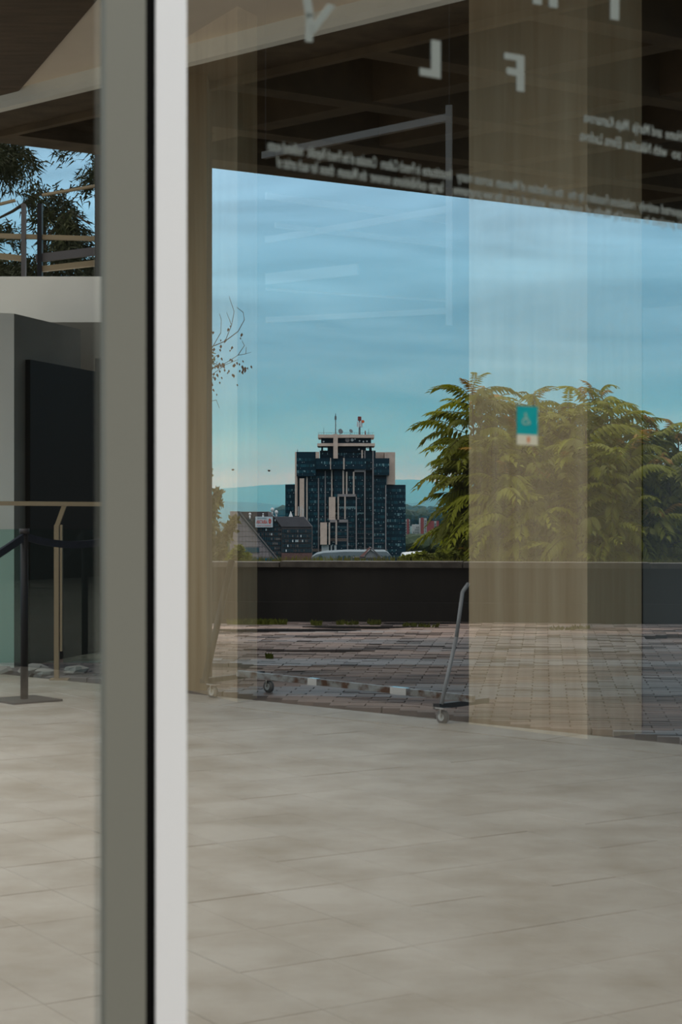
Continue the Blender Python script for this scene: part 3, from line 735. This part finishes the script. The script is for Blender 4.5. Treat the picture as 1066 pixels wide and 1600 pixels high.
# ------------------------------------------------------------------ brick office block with banner
D2 = 700.0
bo = empty('brick_office_block', (X(420,D2), D2, GZ), 'mauve and brown office block with a diagonal glass strip and white banner', 'building')
def pol(nm, m, pts, dep, th, par=None):
    d = D2+dep; q = MB(); q.slab([at(x,y,d) for x,y in pts], (0,th,0)); return q.build(nm, m, par or bo)
pol('gable_wall','mauve_stone',[(359.5,799),(370.5,799),(437,880),(437,900),(359.5,900)],0,14)
pol('glass_strip','strip_glass',[(370.5,799),(375,799),(441,880),(441,900),(437,900),(437,880)],-.4,4)
q = MB(); q.bar(at(374,800,D2-.6), at(440,880,D2-.6), .4, .5); q.build('glazing_bar','win_frame',bo)
pol('attic','brown_brick',[(371,799.5),(420,799.5),(420,812),(377,812)],2,10)
pol('stair_head','mauve_stone',[(419,800),(426,800),(426,812),(419,812)],1,8)
cw = pol('curtain_wall','brown_brick',[(376,806.5),(428,806.5),(440,823),(440,890),(436,878)],.2,10)
def wgrid(x0,y0,x1,y1,nx,ny,dep,par,inside=lambda x,y: True, seed=1, bright=.25):
    """individual windows: recessed dark pane with a frame"""
    r = random.Random(seed); w = (x1-x0)/nx; h = (y1-y0)/ny; d = D2+dep
    for j in range(ny):
        q = MB()
        for i in range(nx):
            xa, ya = x0+i*w, y0+j*h
            if not inside(xa+w/2, ya+h/2): continue
            q.cur = 0; q.box(X(xa+.35,d), d-.1, Z(ya+h-.9,d), X(xa+w-.35,d), d+.1, Z(ya+.8,d))
            q.cur = 1; q.box(X(xa-.12,d), d-.25, Z(ya+h-.2,d), X(xa+.18,d), d+.1, Z(ya+.2,d))
            if r.random() < bright: q.cur = r.choice((1,1,2,2,2,3)); q.box(X(xa+.5,d), d-.2, Z(ya+h*.75,d), X(xa+w-.5,d), d+.1, Z(ya+h*.3,d))
        q.cur = 1; 
        if q.v: tag(q.build('window_strip', ['pane_dark','win_frame','brown_brick','ac'], par), kind='stuff')
        xs = [v.x for v in q.v]
        if xs:
            q = MB(); q.box(min(xs), d-.3, Z(y0+j*h+.15,d), max(xs), d+.05, Z(y0+j*h-.15,d)); q.build('sill_band','win_frame',par)
wgrid(378,809,440,882,22,10,0,bo,lambda x,y: x > 379+(y-806)*.83 and x < 428+max(0,(y-807))*.72 , 4, .4)
rf = pol('sloping_roof','slate',[(428,807.5),(475,807.5),(488,823),(440,823)],-1,10)
wing = pol('brick_wing','brown_brick',[(440,823),(487.5,823),(487.5,900),(440,900)],-.6,14)
wgrid(441,826,487,864,18,5,-.8,bo,seed=6,bright=.3)
pol('red_base','red_brick',[(440,864),(487.5,864),(487.5,900),(440,900)],-.9,2)
pol('window_band','pane_mid',[(374,855.5),(405,855.5),(405,863),(374,863)],-.3,1)
for i in range(8): pol('mullion','win_frame',[(374+i*4.2,855.5),(374.6+i*4.2,855.5),(374.6+i*4.2,863),(374+i*4.2,863)],-.5,.4)
pol('window_band','pane_mid',[(391,872),(428,872),(431,876),(391,876)],-.3,1)
for i in range(9):
    y = 806+i*8; pol('stone_joint','brown_brick',[(359.5,y),(370.5+(y-799)*.82-1,y),(370.5+(y-799)*.82-1,y+.35),(359.5,y+.35)],-.08,.1)
for i in range(12):
    x = 363+i*5.2; yt = 799 if x < 370 else 799+(x-370)*1.22+1
    pol('stone_joint','brown_brick',[(x,yt),(x+.3,yt),(x+.3,884),(x,884)],-.08,.1)
bn = pol('banner','banner',[(399,807.3),(426.3,807.3),(426.3,824),(399,824)],-1.2,.4)
def btext(t, x0, x1, y0, y1, m):
    vs, fs = text_mesh(t); xs = [v.x for v in vs]; a0, a1 = min(xs), max(xs); q = MB(); d = D2-1.3
    yy = [v.y for v in vs]; b0_, b1_ = min(yy), max(yy)
    q.add([(X(x1-(v.x-a0)/(a1-a0)*(x1-x0),d), d-.02, Z(y1-(v.y-b0_)/(b1_-b0_)*(y1-y0),d)) for v in vs], [f_[::-1] for f_ in fs])
    q.build('lettering', m, bn)
btext('AIRATAN', 401, 418, 812.3, 818.5, 'red_print'); btext('GRAND STORES', 402, 416.5, 809.0, 810.6, 'grey_print'); btext('THE MARKET OF THE CITY', 400.5, 424.5, 820.6, 822.4, 'red_print')
q = MB()
for i in range(16):
    a0, a1 = i*math.pi/8, (i+1)*math.pi/8; d = D2-1.3
    P = [(421.8+rx*math.cos(a), 814.3+ry*math.sin(a)) for rx,ry,a in ((2.1,4.2,a0),(2.1,4.2,a1),(1.0,2.6,a1),(1.0,2.6,a0))]
    q.slab([at(x,y,d) for x,y in P], (0,-.05,0))
q.slab([at(x,y,D2-1.3) for x,y in ((421.4,812),(422.3,812),(422.3,817),(421.4,817))], (0,-.05,0)); q.build('emblem','red_print',bn)
for x,y,r in ((425.6,796.5,.72),(431.8,800.5,.72),(390.6,803.5,.5),(411.2,803,.28)):
    q = MB(); q.ball(at(x,y,D2), r, 10, 7, 1.15); q.tube(at(x,y+2,D2), at(x,y+8,D2), .35, .35, 6); q.build('radome','radome',bo, True)
q = MB(); q.tube(at(454.5,807.5,D2), at(454.5,799,D2), .8, .1, 8); q.build('white_cone','radome',bo)
q = MB()
for x,y0,y1 in ((466.5,791,806),(469,792,804),(472,790,807),(474,795,807)): q.tube(at(x,y1,D2), at(x,y0,D2), .14, .14, 5); q.box(X(x-.6,D2), D2-.3, Z(y0+7,D2), X(x+.5,D2), D2+.1, Z(y0,D2))
q.build('antenna_cluster','radome',bo)

# low roofs in front of the tower
D3 = 620.0
lr = empty('long_low_hall', (X(550,D3), D3, GZ), 'long low grey roofed hall with arched openings at the foot of the tower', 'building')
q = MB(); pts = [(487,871),(494,866.5),(506,863.8),(540,862),(604,862),(610,866),(613,870)]
q.slab([at(x,y,D3) for x,y in pts]+[at(613,900,D3), at(487,900,D3)], (0,30,0)); q.build('roof','grey_roof',lr)
for x in (501,530,538.5,546,553.5,596,603,609):
    q = MB(); w = 3.2 if x < 510 else 2.6
    q.slab([at(x-w,880,D3-.3), at(x-w,870.5,D3-.3)]+[at(x+w*math.cos(a),870.5-w*math.sin(a),D3-.3) for a in [math.pi*(1-k/6) for k in range(1,6)]]+[at(x+w,870.5,D3-.3), at(x+w,880,D3-.3)], (0,.5,0)); q.build('arched_opening','apt_dark',lr)
D4 = 560.0
gh = empty('gabled_house', (X(578,D4), D4, GZ), 'small house with a pale gable and faded red roof before the tower', 'building')
def pol4(nm, m, pts, dep, th):
    q = MB(); q.slab([at(x,y,D4+dep) for x,y in pts], (0,th,0)); return q.build(nm, m, gh)
pol4('gable_wall','gable',[(571,868),(579.5,859),(591,868),(591,872),(571,872)],0,8)
pol4('lower_wall','gable',[(556,872),(598,872),(598,900),(556,900)],-.4,8)
q = MB(); q.add([at(577,855.5,D4-1),at(579.8,855.5,D4-1),at(562,869.5,D4-1.2),at(568,870,D4-1),at(577,855.5,D4+8),at(562,869.5,D4+8)],[(0,1,3,2),(0,2,5,4),(1,4,5,3)]); q.build('red_roof','pink_tile',gh)
pol4('roof_edge','slate',[(578,855.5),(580,855.5),(596,869.5),(593,870)],-1.2,9)
pol4('eaves','slate',[(552,871),(598,871),(598,872.6),(552,872.6)],-1.4,9)
D5 = 200.0
q = MB(); q.slab([at(632,871,D5),at(634,867.5,D5),at(650,866,D5),at(668,865,D5),at(684,871.5,D5),at(684,874,D5),at(632,874,D5)], (0,12,0)); q.v = [v for v in q.v]
wr = empty('white_shed', (X(655,D5), D5, -30), 'low white shed roof just above the parapet, left of the leafy trees', 'shed'); q.build('roof','radome',wr)
q = MB(); q.box(X(634,D5), D5+1, -30, X(682,D5), D5+10, Z(871,D5)); q.build('wall','gable',wr)

# apartment blocks far right of the tower
D6 = 1500.0
def apartment(x0, x1, y0, label, red=((0,1),), y1=905, nx=5, dep=0, rng=1):
    d = D6+dep; e = empty('apartment_block', (X((x0+x1)/2,d), d, GZ), label, 'building', None)
    q = MB(); q.box(X(x0,d), d, Z(y1,d), X(x1,d), d+20, Z(y0,d)); q.build('wall', 'apt_white', e)
    for a, b in red:
        q = MB(); q.box(X(x0+(x1-x0)*a,d), d-1, Z(y1,d), X(x0+(x1-x0)*b,d), d+3, Z(y0-1.2,d)); q.build('red_panel', 'apt_red', e)
    r = random.Random(rng); q = MB(); y = y0+3
    while y < min(y1, 872):
        for i in range(nx):
            x = x0+(i+.5)*(x1-x0)/nx
            if r.random() < .8: q.box(X(x-.5,d), d-.6, Z(y+2,d), X(x+.5,d), d+.2, Z(y,d))
        y += 4
    tag(q.build('windows', 'apt_dark', e), kind='stuff')
apartment(633.5,641,812,'narrow red and white apartment block touching the tower edge',((.35,.75),),nx=3)
apartment(645,656,820,'grey white apartment block between two red striped ones',(),nx=4,dep=120,rng=2)
apartment(656.5,667,810,'red striped apartment block, tallest of the far blocks',((.1,.55),),nx=3,rng=3)
apartment(667,686,815,'apartment block with a red crown beside the tallest far block',((.0,.6),(.8,1.0)),nx=5,dep=60,rng=4)
apartment(690,712,819,'pale stepped apartment block partly behind the leafy tree',(),nx=7,dep=200,rng=5)
apartment(712,736,823,'pale apartment block farthest right behind the leafy tree',(),nx=7,dep=240,rng=6)
apartment(326,345,846,'pale apartment block at the left beyond the pine shrub',(),nx=5,dep=-300,rng=7)
apartment(344,358,836,'grey block left of the mauve gable',((.5,.8),),nx=4,dep=-200,rng=8)

# far woodland strips and clumps
def clumps(name, d, x0, x1, y, n, r, seed, label, m='farwood'):
    q = MB(); rr_ = random.Random(seed)
    for i in range(n):
        px = rr_.uniform(x0,x1); dd_ = d*rr_.uniform(.96,1.04); s_ = r*rr_.uniform(.6,1.3)
        q.ball((X(px,dd_), dd_, Z(y+rr_.uniform(-.4,3),dd_)), s_, 7, 5, rr_.uniform(.7,1.1))
    q.v = [v+Vector((noise.noise(v*.35),0,noise.noise(v*.3+Vector((9,0,0)))))*r*.35 for v in q.v]
    tag(q.build(name, m), label, 'trees', kind='stuff')
clumps('far_woodland', 2600, 430, 760, 801, 160, 9, 1, 'distant strip of blue green woodland at the foot of the hills')
clumps('far_woodland', 2200, 620, 740, 808, 60, 9, 5, 'darker strip of woodland behind the far apartment blocks')
clumps('city_trees', 1150, 628, 735, 850, 70, 6, 2, 'round grey green city trees below the apartment blocks', 'farwood')
clumps('city_trees', 1100, 318, 362, 858, 40, 6, 3, 'dull green city trees left of the mauve gable', 'farwood')

# birds
for (x,y,lb) in ((364,734,'left of two small dark birds flying under the cloud band'),(420.5,735.5,'right of two small dark birds flying, nearer the tower')):
    d = 120; p = at(x,y,d); q = MB(); q.ball(p, .09, 8, 5, .7)
    b = q.build('bird','bird'); tag(b, lb, 'bird')
    for sgn in (-1,1):
        q = MB(); q.add([p+Vector((sgn*.03,-.08,.02)),p+Vector((sgn*.03,.08,.02)),p+Vector((sgn*.16,.06,.12 if sgn<0 else .03)),p+Vector((sgn*.14,-.04,.1 if sgn<0 else .02)),
                         p+Vector((sgn*.03,0,.035))],[(0,1,2,3),(4,3,2),(4,0,3),(4,2,1)]); w = q.build('wing','bird'); w.parent = b

# ------------------------------------------------------------------ vegetation
def frond_mesh(seed, L=.62, n=12, m=('frond','stem')):
    """compound leaf pointing along +X, arching over, leaflets hanging in pairs"""
    r = random.Random(seed); q = MB(); pts = []; droop = r.uniform(.55,.85)
    for i in range(n+2):
        t = i/(n+1); pts.append(Vector((L*t*(1-.22*t*t), .05*math.sin(t*2+seed), L*(.42*t-droop*t*t))))
    q.cur = 1; q.path(pts, .005, 3, .002); q.cur = 0
    def leaflet(p, d, l, w):
        d = d.normalized(); s = d.cross(Vector((.3,0,1)))
        s = Vector((0,1,0)) if s.length < 1e-3 else s.normalized(); up = s.cross(d)
        mid = p+d*l*.42; tip = p+d*l-Vector((0,0,l*.18))
        q.add([p, mid+s*w+up*w*.4, tip, mid-s*w+up*w*.4, mid], [(0,1,4),(1,2,4),(2,3,4),(3,0,4)])
    for i in range(1, n+1):
        t = i/(n+1); l = (.165*(1-.35*t)*(.6+.4*min(1,t*5)))*r.uniform(.85,1.12)
        for sgn in (-1,1):
            leaflet(pts[i], Vector((.35+.35*t, sgn*.8, -.75+r.uniform(-.25,.2))), l, l*.19)
    leaflet(pts[-1], Vector((1,0,-.8)), .10, .02)
    return q.mesh('frond', list(m))
FR = [frond_mesh(i) for i in range(6)]; FT = [frond_mesh(20+i, .42, 9, ('frond_tip','stem')) for i in range(2)]
def leafy_tree(leaders, label, seed, nmax=295, size=1.0):
    """leaders: (px of stem, top row, distance, rows between leaf whorls)"""
    r = random.Random(seed); d0 = leaders[0][2]; base = Vector((X(leaders[0][0],d0), d0, -1.0))
    e = empty('tree_of_heaven', base, label, 'tree', 'leafy trees beyond the parapet')
    tr = MB(); tr.tube((0,0,-.1),(0,0,.9),.06,.05,8); todo = []
    for (px, yt, d, step) in leaders:
        top = at(px, yt+22, d)-base; bot = Vector((top.x*.8, top.y*.8, .9))
        mid = bot.lerp(top,.5)+Vector((r.uniform(-.1,.1), r.uniform(-.1,.1), 0))
        tr.path([Vector((0,0,.6)), bot, mid, top], .026, 5, .008)
        y = yt+20; a = r.uniform(0,6)
        while y < 905:
            z = Z(y,d)-base.z
            if z < .5: break
            t = max(0,min(1,(z-bot.z)/max(.01,top.z-bot.z)))
            p = bot.lerp(mid,t*2) if t < .5 else mid.lerp(top,t*2-1)
            a += 2.4+r.uniform(-.4,.4); low = (y-yt-20)
            s_ = size*r.uniform(.8,1.2); el = r.uniform(.45,1.25) if low < 8 else r.uniform(.1,.75) if low < 45 else r.uniform(-.25,.45)
            if low < 8: s_ *= .7
            me = r.choice(FT) if (low < 10 and r.random() < .4) else r.choice(FR)
            off = Vector((math.cos(a),math.sin(a),0))*r.uniform(0,.22 if low > 30 else .05)
            todo.append((me, p+off, (r.uniform(-.35,.35), -el, a+r.uniform(-.2,.2)), s_)); y += step*r.uniform(.7,1.3)
    r.shuffle(todo)
    for me, p, ro, s_ in todo[:nmax]: link('frond', me, e, p, ro, s_)
    tr.build('stem', 'stem').parent = e
leafy_tree([(752,600,22.0,3.6),(738,588,21.6,4.2),(762,690,21.3,4.4)], 'leafy tree whose fronds reach farthest left against the sky', 11)
leafy_tree([(778,618,22.6,4.0),(775,680,21.2,4.2),(786,720,21.0,4.2),(780,790,20.9,4.6)], 'leafy tree between the leftmost tree and the sticker', 16)
leafy_tree([(715,846,21.1,1.6),(690,858,21,1.6),(672,862,21,1.8),(735,838,20.9,1.8)], 'low leafy sapling at the left foot of the leafy trees', 17, 295, .5)
leafy_tree([(832,600,22.4,3.6),(812,655,21.6,4.0),(845,690,21.2,4.2),(800,770,20.9,4.4)], 'leafy tree rising right behind the sticker', 12)
leafy_tree([(868,622,22.4,3.8),(892,628,21.8,4.0),(870,710,21.0,4.2),(838,790,20.9,4.4)], 'leafy tree just right of the sticker', 13)
leafy_tree([(931,594,22.6,3.4),(950,622,22.0,3.8),(915,650,21.2,4.2),(930,760,20.9,4.4)], 'tallest right-hand leafy tree with a pointed crown', 14)
leafy_tree([(905,770,20.8,4.2),(965,690,21.0,3.8),(890,820,20.8,4.4),(955,800,20.8,4.4)], 'lower leafy tree in front of the tallest one', 18)
leafy_tree([(1000,646,22.4,3.8),(985,668,21.6,4.2),(1022,660,22.0,4.0),(1000,770,20.9,4.6)], 'leafy tree second from the right edge', 15)
leafy_tree([(1060,655,22.0,3.8),(1042,700,21.4,4.2),(1030,780,20.9,4.4),(1085,660,22.4,4.6)], 'leafy tree cut by the right edge', 19)

def blob(q, c, r, n, size, rr_, sq=1.0, flat=.3):
    c = Vector(c)
    for _ in range(n):
        u = Vector((rr_.gauss(0,1), rr_.gauss(0,1), rr_.gauss(0,1))).normalized()*r*rr_.uniform(.45,1.05); u.z *= sq
        p = c+u; a = Vector((rr_.gauss(0,1), rr_.gauss(0,1), rr_.gauss(0,1)*flat+.2)).normalized(); b = a.orthogonal().normalized(); s_ = size*rr_.uniform(.6,1.3)
        b = (b+a.cross(b)*rr_.uniform(-1,1)).normalized()
        q.add([p, p+a*s_*.5+b*s_*.22, p+a*s_, p+a*s_*.5-b*s_*.22], [(0,1,2,3)])
# pine shrub and bush by the left end of the parapet
rr_ = random.Random(31)
ps = empty('pine_shrub', (X(336,23),23,-1), 'brownish green pine shrub growing up beside the brown pillar', 'shrub')
q = MB()
for (x,y,rp) in ((326,800,13),(338,785,9),(340,772,6),(332,818,14),(349,838,10),(360,826,8),(366,815,5),(328,845,16),(345,860,14),(318,770,9),(322,740,8),(318,870,18),(338,872,12)):
    blob(q, at(x,y,23), rp/F*23, 150, .075, rr_, 1, 1.6)
q.build('foliage','shrub',ps)
q = MB(); q.path([Vector((X(334,23),23,-1)), at(334,850,23), at(336,800,23), at(339,772,23)], .03, 5, .008); q.path([at(335,850,23), at(362,822,23)], .015, 5, .006); q.build('stem','stem',ps)
bs = empty('round_bush', (X(374,21),21,-1), 'round yellow green bush above the parapet by the leaning black leg', 'bush')
q = MB()
for (x,y,rp) in ((372,864,10),(364,872,9),(384,873,9),(374,858,6)): blob(q, at(x,y,21), rp/F*21, 420, .04, rr_)
q.build('foliage','bush',bs); q = MB(); q.tube((X(374,21),21,-1), at(374,868,21), .02, .012, 5); q.build('stem','stem',bs)
# grass tufts above and below the parapet
def tufts(name, spots, h, label, n=40, d=None, m='grass', base=None, w=.012):
    q = MB(); r = random.Random(hash(name)%1000 if False else len(spots)*7+n)
    for (x, y, dd_, wpx) in spots:
        for _ in range(n):
            px = x+r.uniform(-wpx,wpx); d_ = dd_+r.uniform(-.15,.15); z0 = Z(y,d_) if base is None else base
            p = Vector((X(px,d_), d_, z0)); hh = h*r.uniform(.4,1.1); l = Vector((r.uniform(-.5,.5)*hh, r.uniform(-.3,.3)*hh, hh))
            s_ = Vector((w,0,0)); q.add([p-s_, p+s_, p+l], [(0,1,2)])
    tag(q.build(name, m), label, 'grass', kind='stuff')
tufts('grass', [(x, 886, 20.4, 8) for x in range(385, 640, 13)], .13, 'thin olive grass growing just behind the parapet', 34)
tufts('grass', [(x, 884, 20.3, 8) for x in range(640, 1100, 15)], .10, 'short weeds along the parapet under the leafy trees', 26)
q = MB(); rr_ = random.Random(8)
for (x,y,rp) in ((632,872,4.5),(642,872,5),(652,870,5.5),(662,868,6),(672,872,5),(690,868,8),(705,866,8)): blob(q, at(x,y,20.6), rp/F*20.6, 160, .05, rr_)
tag(q.build('ivy','bush'), 'low ivy mound creeping over the parapet left of the leafy trees', 'ivy', kind='stuff')
def ground_tufts(name, spots, h, label, n, seed):
    q = MB(); r = random.Random(seed)
    for (x, y, wpx) in spots:
        for _ in range(n):
            p = on_floor(x+r.uniform(-wpx,wpx), y+r.uniform(-1.6,1.6)); hh = h*r.uniform(.4,1.1)
            s_ = Vector((.012,0,0)); q.add([p-s_, p+s_, p+Vector((r.uniform(-.6,.6)*hh, r.uniform(-.4,.4)*hh, hh))], [(0,1,2)])
    tag(q.build(name, 'moss'), label, 'moss', kind='stuff')
ground_tufts('moss', [(x, 974.5, 10) for x in range(366, 440, 8)]+[(545,975,18),(495,976,8),(585,975,10)], .05, 'patches of moss and weeds at the foot of the parapet', 60, 3)
ground_tufts('moss', [(670,979,16),(640,978,10),(880,983,20),(910,982,12)], .035, 'thin weeds on the terrace under the right part of the parapet', 50, 4)
ground_tufts('moss', [(421,1028,4)], .04, 'small weed tuft sprouting from a terrace joint', 40, 5)
# bare branch with brown leaves
db = empty('dead_tree', (X(300,24),24,-1), 'bare branch with hanging brown leaves reaching past the brown pillar', 'tree')
q = MB(); dB = 24
q.tube(Vector((X(297,24),24,-1.0)), at(296,900,24), .03, .014, 6)
for pts in ([(296,905),(296,640),(318,560),(333,541),(352,533),(372,518),(382,500),(380,488),(370,480)],[(333,541),(345,520),(346,500),(343,490)],[(352,533),(362,508),(366,487),(359,466),(358,463)],[(362,508),(354,488)],[(318,560),(345,572),(372,555),(384,553),(393,550)],[(372,555),(382,540),(378,532)],[(384,553),(385,542)],[(318,545),(330,505),(322,485)],[(318,575),(332,585),(352,570),(372,562)],[(316,630),(338,625),(343,638)],[(312,600),(330,575)]):
    q.path([at(x,y,dB+((i*37)%5)*.03) for i,(x,y) in enumerate(pts)], .012 if len(pts) > 6 else .006, 4, .003)
q.build('branch','twig',db)
r = random.Random(77)
for (x,y) in [(360,508),(378,520),(376,527),(357,512),(345,530),(352,530)]+[(r.gauss(378,6),r.gauss(568,6)) for _ in range(14)]+[(r.gauss(345,12),r.gauss(572,14)) for _ in range(40)]+[(r.gauss(330,7),r.gauss(596,9)) for _ in range(18)]+[(r.gauss(328,5),r.gauss(530,18)) for _ in range(14)]:
    p = at(x,y,dB+r.uniform(-.2,.2)); l = r.uniform(.03,.06); w = l*.3; q = MB(); tx = r.uniform(-.3,.3)*l
    q.add([p, p+Vector((w,.01,-l*.45)), p+Vector((tx,.02,-l)), p+Vector((-w,-.01,-l*.45))], [(0,1,2,3)]); q.build('leaf','deadleaf',db)
q = MB(); blob(q, at(325,562,dB), .12, 160, .05, r, 1, 1.5); q.build('green_sprig','shrub',db)
# conifer beyond the annex
cn = empty('conifer', (X(70,23),23,-.9), 'dark conifer with ragged boughs seen above the annex at the left', 'tree')
q = MB(); r = random.Random(41)
def bough(q, x, y, ang, ln, d):
    for k in range(int(ln/5)):
        t = k*5; c = at(x+math.cos(ang)*t, y+math.sin(ang)*t+.02*t*t/8, d)
        for _ in range(16):
            a = Vector((r.gauss(0,.6)+math.cos(ang), r.gauss(0,.8), r.gauss(-.35,.6)-math.sin(ang)*.6)).normalized(); s_ = r.uniform(.08,.16)
            b = a.orthogonal().normalized(); b = (b*math.cos(k+_)+a.cross(b)*math.sin(k+_))*.012
            p = c+Vector((r.gauss(0,.06), r.gauss(0,.15), r.gauss(0,.05)))
            q.add([p-b, p+b, p+a*s_], [(0,1,2)])
for i in range(420):
    x, y = r.uniform(-60,168), r.uniform(190,470)
    hole = max(noise.noise(Vector((x*.017,y*.02,1.3))), .8*noise.noise(Vector((x*.045,y*.04,5.5))))
    if hole > .04 or (x > 118 and 320 < y < 360): continue
    bough(q, x, y, r.choice((.35,2.8,1.2,2.0))+r.uniform(-.4,.4), r.uniform(25,50), 23+r.uniform(-1,1.2))
q.build('foliage','conifer',cn)
q = MB(); q.tube((X(72,23),23.2,-.9), at(67,330,23.2), .10, .04, 8); q.path([at(66,380,23), at(110,330,22.8), at(140,350,22.6)], .03, 5, .01); q.path([at(66,300,23), at(20,330,22.8), at(-20,350,22.6)], .03, 5, .01); q.build('trunk','stem',cn)
